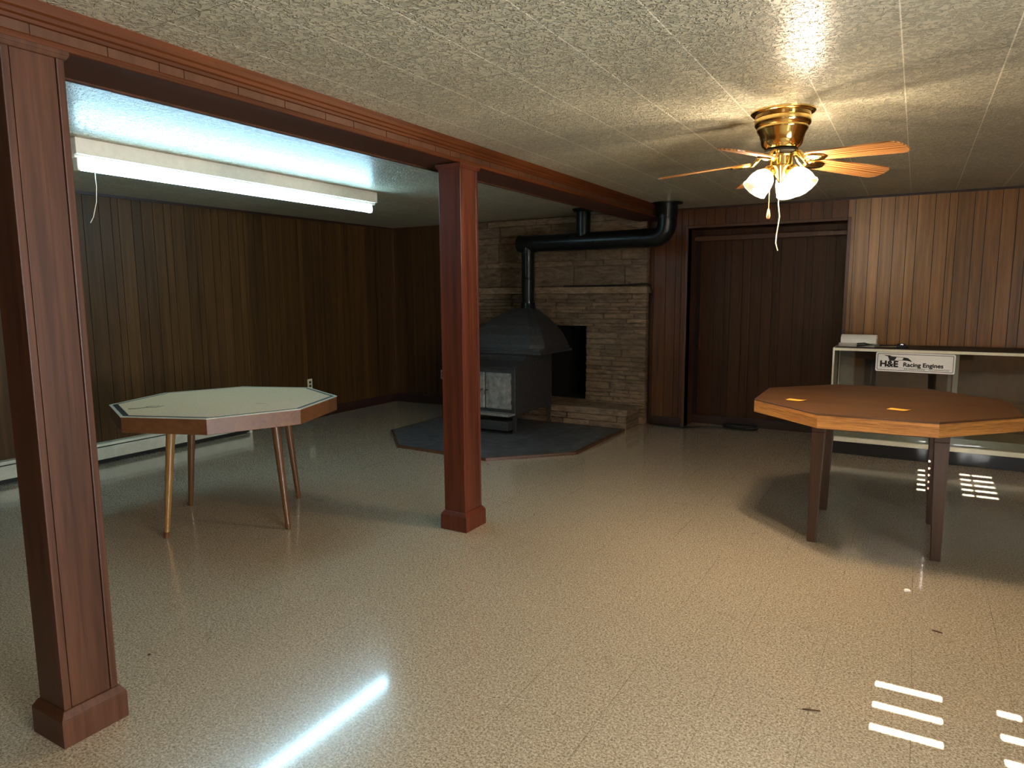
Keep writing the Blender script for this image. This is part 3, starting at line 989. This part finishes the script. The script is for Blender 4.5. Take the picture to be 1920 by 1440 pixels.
# ------------------------------------------------------------------ left octagonal table
TL = thing('octagonal_table', 'octagonal game table with worn cream laminate top, left of the middle post', 'table', (-3.64, 2.755, 0), R(-1.5), 'octagonal tables')
RT = 0.655
H1 = 0.73
bm = BM(); ring_prism(bm, octo(0, 0, RT, 0), octo(0, 0, RT-0.022, 0), H1-0.085, H1); link('apron', bm, M['apron'], TL, bevel=0.002)
bm = BM(); ring_prism(bm, octo(0, 0, RT+0.004, 0), octo(0, 0, RT-0.014, 0), H1-0.0005, H1+0.0045); rm = link('rim', bm, M['heater'], TL, bevel=0.001)
rm['label'] = 'pale grey metal edge strip around the top'
bm = BM(); ring_prism(bm, octo(0, 0, RT-0.014, 0), octo(0, 0, RT-0.06, 0), H1-0.02, H1+0.0035); link('dark_gap', bm, M['black'], TL)
bm = BM(); prism(bm, octo(-0.002, 0.006, RT-0.040, 0), H1-0.014, H1+0.005); tt = link('tabletop', bm, M['laminate'], TL, bevel=0.002)
tt['label'] = 'worn cream laminate panel'
for pts, rr in (((  (-0.20, -0.50), (-0.17, -0.465), (-0.165, -0.42), (-0.12, -0.385), (-0.13, -0.33)), 0.0035), (((-0.165, -0.42), (-0.19, -0.39), (-0.155, -0.34)), 0.0025), (((0.27, 0.0), (0.33, 0.02), (0.40, -0.01)), 0.0015)):
    bm = BM(); tube(bm, [(x, y, H1+0.005) for x, y in pts], rr, 5, rr*0.5)
    link('scratch_mark', bm, M['tool'], tt)
bm = BM(); box(bm, -0.36, 0.36, -0.36, 0.36, H1-0.04, H1-0.02); link('underframe', bm, M['legbrown'], TL, bevel=0.003)
def tapered_leg(bm, top, foot, r0, r1):
    tube(bm, [top, foot], r0, 18, r1)
for ang, mm in ((268, 'legolive'), (182, 'legbrown'), (0, 'legbrown'), (87, 'legbrown')):
    a = R(ang)
    top = (0.385*math.cos(a)+0.04, 0.385*math.sin(a), H1-0.035)
    foot = (0.46*math.cos(a)+0.04, 0.46*math.sin(a), 0.035)
    bm = BM(); tapered_leg(bm, top, foot, 0.027, 0.0155)
    lg = link('leg', bm, M[mm], TL, smooth=True)
    dv = (Vector(foot)-Vector(top)).normalized()
    f2 = Vector(foot)+dv*0.035
    bm = BM(); tube(bm, [Vector(foot)-dv*0.002, f2], 0.017, 16, 0.013)
    for v_ in bm.verts:
        v_.co.z = max(v_.co.z, 0.0)
    link('foot_ferrule', bm, M['legbrown'], lg, smooth=True)

# ------------------------------------------------------------------ right octagonal table
TR = thing('octagonal_table', 'octagonal brown oak table with two orange notes, in front of the display case', 'table', (-0.145, 4.345, 0), R(1.0), 'octagonal tables')
H2 = 0.77
RR = 0.68
off = R(22.5)
bm = BM(); prism(bm, octo(0, 0, RR-0.001, off), H2-0.012, H2); tb = link('tabletop', bm, M['tabletop'], TR, bevel=0.003)
# laminated edge: eight boards, grain along each board
pts = octo(0, 0, RR, off); pin = octo(0, 0, RR-0.05, off)
for i in range(8):
    a = Vector(pts[i]+(0,)); b = Vector(pts[(i+1) % 8]+(0,))
    mid = (a+b)/2; dx = (b-a).normalized(); ang = math.atan2(dx.y, dx.x)
    L2 = (b-a).length/2
    k = 0.05*math.tan(off)
    bm = BM()
    prism(bm, [(-L2, 0), (L2, 0), (L2-k, 0.05), (-L2+k, 0.05)], -0.075, -0.010)
    e = link('edge_board', bm, M['edgeX'], TR, bevel=0.0015)
    e.location = (mid.x, mid.y, H2); e.rotation_euler = (0, 0, ang)
lx, ly = 0.285, 0.315
for sx_, sy_ in ((-1, -1), (1, -1), (1, 1), (-1, 1)):
    bm = BM()
    cx, cy = 0.008+sx_*lx, 0.012+sy_*ly
    t_, b_ = 0.034, 0.023
    ox, oy = sx_*0.009, sy_*0.009
    prism(bm, [(cx+ox-b_, cy+oy-b_), (cx+ox+b_, cy+oy-b_), (cx+ox+b_, cy+oy+b_), (cx+ox-b_, cy+oy+b_)], 0, 0.62,
          [(cx-t_, cy-t_), (cx+t_, cy-t_), (cx+t_, cy+t_), (cx-t_, cy+t_)])
    prism(bm, [(cx-t_, cy-t_), (cx+t_, cy-t_), (cx+t_, cy+t_), (cx-t_, cy+t_)], 0.62, H2-0.013)
    link('leg', bm, M['tableleg'], TR, bevel=0.003)
for sg in (-1, 1):
    bm = BM(); box(bm, 0.008-lx+0.034, 0.008+lx-0.034, 0.012+sg*ly-0.011, 0.012+sg*ly+0.011, 0.635, H2-0.013); link('apron', bm, M['tableleg'], TR, bevel=0.002)
    bm = BM(); box(bm, 0.008+sg*lx-0.011, 0.008+sg*lx+0.011, 0.012-ly+0.034, 0.012+ly-0.034, 0.635, H2-0.013); link('apron', bm, M['tableleg'], TR, bevel=0.002)

def note(label, x, y, rz):
    bm = BM()
    n = 6
    w_, h_ = 0.048, 0.028
    vs = {}
    for zt in (0, 1):
        for i in range(n+1):
            for j in (0, 1):
                u = i/n
                zz = 0.0006*zt+0.0003+0.004*max(0, u-0.7)**2*10
                vs[i, j, zt] = bm.verts.new((-w_+2*w_*u, -h_+2*h_*j, zz))
    for i in range(n):
        bm.faces.new((vs[i,0,1], vs[i+1,0,1], vs[i+1,1,1], vs[i,1,1])); bm.faces.new((vs[i,1,0], vs[i+1,1,0], vs[i+1,0,0], vs[i,0,0]))
        bm.faces.new((vs[i,0,0], vs[i+1,0,0], vs[i+1,0,1], vs[i,0,1])); bm.faces.new((vs[i+1,1,0], vs[i,1,0], vs[i,1,1], vs[i+1,1,1]))
    bm.faces.new((vs[0,0,0], vs[0,0,1], vs[0,1,1], vs[0,1,0])); bm.faces.new((vs[n,0,0], vs[n,1,0], vs[n,1,1], vs[n,0,1]))
    o = link('paper_note', bm, M['note'])
    o.location = (x, y, H2+0.0008); o.rotation_euler = (0, 0, rz)
    return tag(o, label, 'note', 'orange notes on the oak table')
note('small orange note near the left corner of the oak table', -0.552, 4.118, R(-16))
note('small orange note near the front middle of the oak table', -0.045, 4.022, R(-22))

# ------------------------------------------------------------------ display case
dc = thing('display_case', 'glass display case with cream frame and black base along the panelled back wall', 'display case', (-0.583, 6.37, 0), R(-0.6))
Wc, Dc, Hc_ = 1.83, 0.50, 0.905
bm = BM(); box(bm, 0, Wc, 0.03, Dc, 0, 0.112); link('kick_base', bm, M['black_kick'], dc, bevel=0.002)
bm = BM(); box(bm, 0, Wc, 0, Dc, 0.112, 0.150); link('bottom_rail', bm, M['case_white'], dc, bevel=0.002)
bm = BM(); box(bm, 0.02, Wc-0.02, 0.03, Dc-0.02, 0.150, 0.215); link('deck', bm, M['case_grey'], dc, bevel=0.002)
bm = BM()
ring_prism(bm, [(0, 0), (Wc, 0), (Wc, Dc), (0, Dc)], [(0.02, 0.02), (Wc-0.02, 0.02), (Wc-0.02, Dc-0.02), (0.02, Dc-0.02)], Hc_-0.022, Hc_)
link('top_rail', bm, M['case_white'], dc, bevel=0.002)
for xx, yy in ((0, 0), (Wc-0.014, 0), (0, Dc-0.02), (Wc-0.014, Dc-0.02)):
    bm = BM(); box(bm, xx, xx+0.014, yy, yy+0.016, 0.150, Hc_-0.022); link('corner_post', bm, M['case_white'], dc, bevel=0.002)
bm = BM(); box(bm, 0.014, Wc-0.014, 0.004, 0.009, 0.150, Hc_-0.022); link('front_glass', bm, M['glass'], dc)
bm = BM(); box(bm, 0.01, Wc-0.01, 0.01, Dc-0.01, Hc_-0.001, Hc_+0.005); tg = link('top_glass', bm, M['case_back'], dc, bevel=0.001)
tg['label'] = 'dusty grey brown top sheet'
for xx in (0.004, Wc-0.010):
    bm = BM(); box(bm, xx, xx+0.005, 0.016, Dc-0.02, 0.150, Hc_-0.022); link('end_glass', bm, M['glass'], dc)
# grey green upright strips: behind the left end and the middle divider
bm = BM(); box(bm, 0.02, 0.135, Dc-0.05, Dc-0.03, 0.215, Hc_-0.022); link('rear_stile', bm, M['glassedge'], dc, bevel=0.002)
bm = BM(); box(bm, 0.865, 0.90, 0.012, 0.03, 0.215, Hc_-0.022); link('divider_post', bm, M['glassedge'], dc, bevel=0.002)
bm = BM(); box(bm, 0.835, 0.862, 0.2, 0.22, 0.215, Hc_-0.022); link('divider_post', bm, M['glassedge'], dc, bevel=0.002)
bm = BM(); box(bm, 0.14, Wc-0.03, Dc-0.04, Dc-0.03, 0.215, Hc_-0.022); link('rear_panel', bm, M['case_back'], dc)
bm = BM(); box(bm, 0.03, Wc-0.03, 0.05, 0.30, 0.50, 0.505); link('glass_shelf', bm, M['glass'], dc)

# sign stuck on the front glass, with its lettering as parts
sg = thing('racing_sign', 'white H&E Racing Engines sign with checkered flag on the display case glass', 'sign', (-0.259, 6.362, 0.7275), R(-0.6))
sg.rotation_euler = (0, R(0.35), R(-0.6))
SW, SH = 0.550, 0.155
def rrect(w_, h_, r, n=6, ox=0, oz=0):
    pts = []
    for cx, cz, a0 in ((w_-r, h_-r, 0), (r, h_-r, 90), (r, r, 180), (w_-r, r, 270)):
        for k in range(n+1):
            a = R(a0+90*k/n); pts.append((ox+cx+r*math.cos(a), oz+cz+r*math.sin(a)))
    return pts
def plate(bm, pts, y0, y1):
    a = [bm.verts.new((x, y0, z)) for x, z in pts]; b = [bm.verts.new((x, y1, z)) for x, z in pts]
    n = len(pts)
    bm.faces.new(a); bm.faces.new(b[::-1])
    for i in range(n):
        j = (i+1) % n; bm.faces.new((a[i], a[j], b[j], b[i]))
bm = BM(); plate(bm, rrect(SW, SH, 0.012), 0.0, 0.003); link('sign_board', bm, M['signwhite'], sg)
bm = BM()
o_ = rrect(SW-0.022, SH-0.022, 0.009, 6, 0.011, 0.011); i_ = rrect(SW-0.029, SH-0.029, 0.006, 6, 0.0145, 0.0145)
n = len(o_)
for ya in (-0.0008,):
    A = [bm.verts.new((x, ya, z)) for x, z in o_]; B = [bm.verts.new((x, ya, z)) for x, z in i_]
    A2 = [bm.verts.new((x, 0.0, z)) for x, z in o_]; B2 = [bm.verts.new((x, 0.0, z)) for x, z in i_]
    for i in range(n):
        j = (i+1) % n
        bm.faces.new((A[i], A[j], B[j], B[i])); bm.faces.new((A[i], A[j], A2[j], A2[i])); bm.faces.new((B[i], B[j], B2[j], B2[i]))
link('border', bm, M['ink'], sg)
def text(name, s, x, z, size, sx_=1.0, off_=0.0, shear=0.0, lab=None):
    cu = bpy.data.curves.new(name, 'FONT')
    cu.body = s; cu.size = size; cu.shear = shear; cu.extrude = 0.0004
    tmp = bpy.data.objects.new(name, cu); C.objects.link(tmp)
    bpy.context.view_layer.update()
    me = bpy.data.meshes.new_from_object(tmp.evaluated_get(bpy.context.evaluated_depsgraph_get()))
    bpy.data.objects.remove(tmp)
    b0 = bmesh.new(); b0.from_mesh(me)
    base_ = b0.verts[:], b0.edges[:], b0.faces[:]
    geom = b0.verts[:]+b0.edges[:]+b0.faces[:]
    for i_, (dx_, dy_) in enumerate(((off_, 0), (-off_, 0), (0, off_), (0, -off_))):
        d_ = bmesh.ops.duplicate(b0, geom=geom)
        bmesh.ops.translate(b0, verts=[g for g in d_['geom'] if isinstance(g, bmesh.types.BMVert)], vec=(dx_, dy_, 0.00003*(i_+1)))
    b0.to_mesh(me); b0.free()
    me.materials.clear(); me.materials.append(M['ink'])
    o = bpy.data.objects.new(name, me); C.objects.link(o); o.parent = sg
    o.matrix_local = Matrix.Translation((x, -0.001, z)) @ Matrix.Rotation(R(90), 4, 'X') @ Matrix.Diagonal((sx_, 1, 1, 1))
    return o
text('lettering', 'H&E', 0.030, 0.040, 0.066, 1.08, 0.0034)
text('lettering', 'Racing Engines', 0.196, 0.045, 0.046, 1.02, 0.0018)
bm = BM()
def q4(pts): plate(bm, pts, -0.0009, 0.0)
q4([(0.055, 0.132), (0.100, 0.130), (0.112, 0.122), (0.075, 0.124)])
q4([(0.085, 0.124), (0.150, 0.121), (0.132, 0.088), (0.098, 0.086)])
q4([(0.198, 0.118), (0.228, 0.114), (0.248, 0.096), (0.258, 0.084), (0.225, 0.092), (0.188, 0.094)])
q4([(0.150, 0.121), (0.198, 0.118), (0.197, 0.1155), (0.149, 0.1185)])
q4([(0.132, 0.0905), (0.188, 0.0965), (0.188, 0.094), (0.132, 0.088)])
link('checkered_flag', bm, M['ink'], sg)
bm = BM()
q4([(0.030, 0.034), (0.52, 0.034), (0.52, 0.0325), (0.030, 0.0325)])
rnd = random.Random(2)
x = 0.205
while x < 0.51:
    w_ = rnd.uniform(0.003, 0.009)
    if not 0.345 < x < 0.375:
        q4([(x, 0.0225), (x+w_, 0.0225), (x+w_, 0.0275), (x, 0.0275)])
    x += w_+0.0035
link('small_print_lines', bm, M['ink'], sg)

# things on the case
ZT = Hc_+0.006
pr = thing('paper_towel_roll', 'white paper towel roll lying on the left end of the display case', 'paper towels', (-0.40, 6.53, ZT+0.05), R(-4))
bm = BM()
m4 = Matrix.Rotation(R(90), 4, 'Y')
lathe(bm, [(0.020, -0.135), (0.0495, -0.135), (0.0500, -0.13), (0.0500, 0.13), (0.0495, 0.135), (0.020, 0.135), (0.020, -0.135)], 40, m4)
link('roll', bm, M['paper'], pr, smooth=True)
bm = BM(); lathe(bm, [(0.0175, -0.136), (0.0198, -0.136), (0.0198, 0.136), (0.0175, 0.136), (0.0175, -0.136)], 24, m4)
cr = link('cardboard_core', bm, M['case_grey'], pr, smooth=True)
bm = BM()
a = [(-0.02-0.001*k, -0.046-0.006*k, -0.02-0.0285*min(1, k/3)) for k in range(0, 5)]
va = [bm.verts.new((-0.148, y, max(z, -0.0495))) for x, y, z in a]; vb = [bm.verts.new((0.128, y, max(z, -0.0495))) for x, y, z in a]
for i in range(len(a)-1): bm.faces.new((va[i], vb[i], vb[i+1], va[i+1]))
bmesh.ops.solidify(bm, geom=bm.faces[:], thickness=0.001)
link('loose_sheet', bm, M['paper'], pr)

pl = thing('pliers', 'dark pliers with green grips on the display case in front of the paper roll', 'pliers', (-0.30, 6.405, ZT+0.012), R(-10))
bm = BM(); tube(bm, [(-0.115, 0.022, -0.002), (-0.06, 0.026, 0.004), (-0.01, 0.006, 0.012), (0.012, -0.004, 0.012)], 0.0075, 10, 0.0055)
link('handle', bm, M['toolgrip'], pl, smooth=True)
bm = BM(); tube(bm, [(-0.105, -0.010, 0.018), (-0.05, -0.016, 0.024), (-0.01, -0.006, 0.014), (0.012, 0.004, 0.012)], 0.0065, 10, 0.0055)
link('handle', bm, M['tool'], pl, smooth=True)
bm = BM(); lathe(bm, [(0.001, 0.004), (0.013, 0.004), (0.013, 0.019), (0.001, 0.019)], 18, Matrix.Translation((0.01, 0, 0)))
prism(bm, [(0.015, -0.011), (0.06, -0.004), (0.06, -0.0006), (0.015, -0.0006)], 0.005, 0.018)
prism(bm, [(0.015, 0.0006), (0.06, 0.0006), (0.06, 0.004), (0.015, 0.011)], 0.005, 0.018)
link('jaws', bm, M['tool'], pl, bevel=0.001)
sdv = thing('screwdriver', 'steel screwdriver with bright shaft lying right of the pliers on the case', 'screwdriver', (-0.18, 6.44, ZT+0.012), R(-8))
bm = BM(); tube(bm, [(-0.08, 0, -0.006), (0.0, 0, -0.002), (0.065, 0, 0)], 0.004, 10); link('shaft', bm, M['silver'], sdv, smooth=True)
bm = BM(); tube(bm, [(0.062, 0, 0), (0.075, 0, 0), (0.13, 0, 0), (0.142, 0, 0)], 0.0115, 12); link('grip', bm, M['black'], sdv, bevel=0.002)
tp = thing('tape_measure', 'small dark tape measure with a bright face beside the paper roll', 'tape measure', (-0.085, 6.50, ZT+0.0), R(10))
bm = BM(); box(bm, -0.03, 0.03, -0.016, 0.016, 0, 0.034); link('case', bm, M['black'], tp, bevel=0.009)
bm = BM(); lathe(bm, [(0.001, 0.0), (0.014, 0.0), (0.014, 0.0015), (0.001, 0.0015)], 24, Matrix.Translation((0, -0.0165, 0.018)) @ Matrix.Rotation(R(90), 4, 'X'))
link('badge', bm, M['silver'], tp)

# ------------------------------------------------------------------ cables by the fireplace
bm = BM()
pts = [(-3.3, 6.79, 1.448), (-2.9, 6.79, 1.448), (-2.6, 6.79, 1.454), (-2.42, 6.80, 1.462), (-2.345, 6.80, 1.45), (-2.325, 6.82, 1.40), (-2.335, 6.86, 1.33),
       (-2.365, 6.90, 1.25), (-2.372, 6.91, 1.0), (-2.375, 6.91, 0.6), (-2.372, 6.91, 0.3), (-2.368, 6.90, 0.12), (-2.35, 6.885, 0.02),
       (-2.2, 6.87, 0.009), (-2.0, 6.85, 0.009), (-1.95, 6.88, 0.009), (-1.8, 7.0, 0.009), (-1.62, 7.06, 0.009)]
def smoothpath(pts, n=6):
    P = [Vector(p) for p in pts]; out = []
    for i in range(len(P)-1):
        p0 = P[max(i-1, 0)]; p1 = P[i]; p2 = P[i+1]; p3 = P[min(i+2, len(P)-1)]
        for k in range(n):
            t_ = k/n
            out.append(0.5*((2*p1)+(-p0+p2)*t_+(2*p0-5*p1+4*p2-p3)*t_*t_+(-p0+3*p1-3*p2+p3)*t_**3))
    out.append(P[-1]); return out
tube(bm, smoothpath(pts), 0.008, 8)
tag(link('power_cord', bm, M['cable'], smooth=True), 'black cord running over the mantel and down the right side of the stone wall', 'cord')
bm = BM()
pts = []
for k in range(0, 97):
    a = R(360*4*k/96)
    r = 0.12+0.012*math.sin(k*0.7)
    pts.append((-1.46+1.25*r*math.cos(a)*1.05, 7.08+r*math.sin(a)*0.7, 0.008+0.010*(k/24)))
tube(bm, pts, 0.0065, 8)
tag(link('coiled_cord', bm, M['cable'], smooth=True), 'coil of black cord on the floor in the recess before the panelled door', 'cord')

# ------------------------------------------------------------------ small debris on the floor
def crumb(name, label, cat, x, y, sx_, sy_, sz_, mat, rz=0, seed=0):
    rn = random.Random(seed)
    bm = BM()
    bmesh.ops.create_icosphere(bm, subdivisions=2, radius=1)
    for v_ in bm.verts:
        v_.co *= 1+rn.uniform(-0.3, 0.3)
        v_.co = Vector((v_.co.x*sx_, v_.co.y*sy_, max(v_.co.z, -0.6)*sz_))
    o = link(name, bm, mat)
    o.location = (x, y, sz_*0.6); o.rotation_euler = (0, 0, rz)
    return tag(o, label, cat)
crumb('plaster_crumb', 'small pale crumb on the floor in front of the oak table', 'debris', 0.041, 3.54, 0.014, 0.010, 0.006, M['paper'], 0.3, 1)
crumb('wood_splinter', 'tiny dark splinter on the floor right of centre, before the oak table', 'debris', 0.153, 3.157, 0.020, 0.004, 0.003, M['trim'], -0.2, 2)
crumb('dirt_speck', 'tiny dark speck on the floor just right of the nearest post', 'debris', -2.481, 1.461, 0.006, 0.005, 0.003, M['trim'], 0, 3)
crumb('dark_twig', 'dark bent twig on the floor left of the sunlit slits', 'debris', -0.222, 2.332, 0.028, 0.0035, 0.003, M['trim'], 0.3, 4)
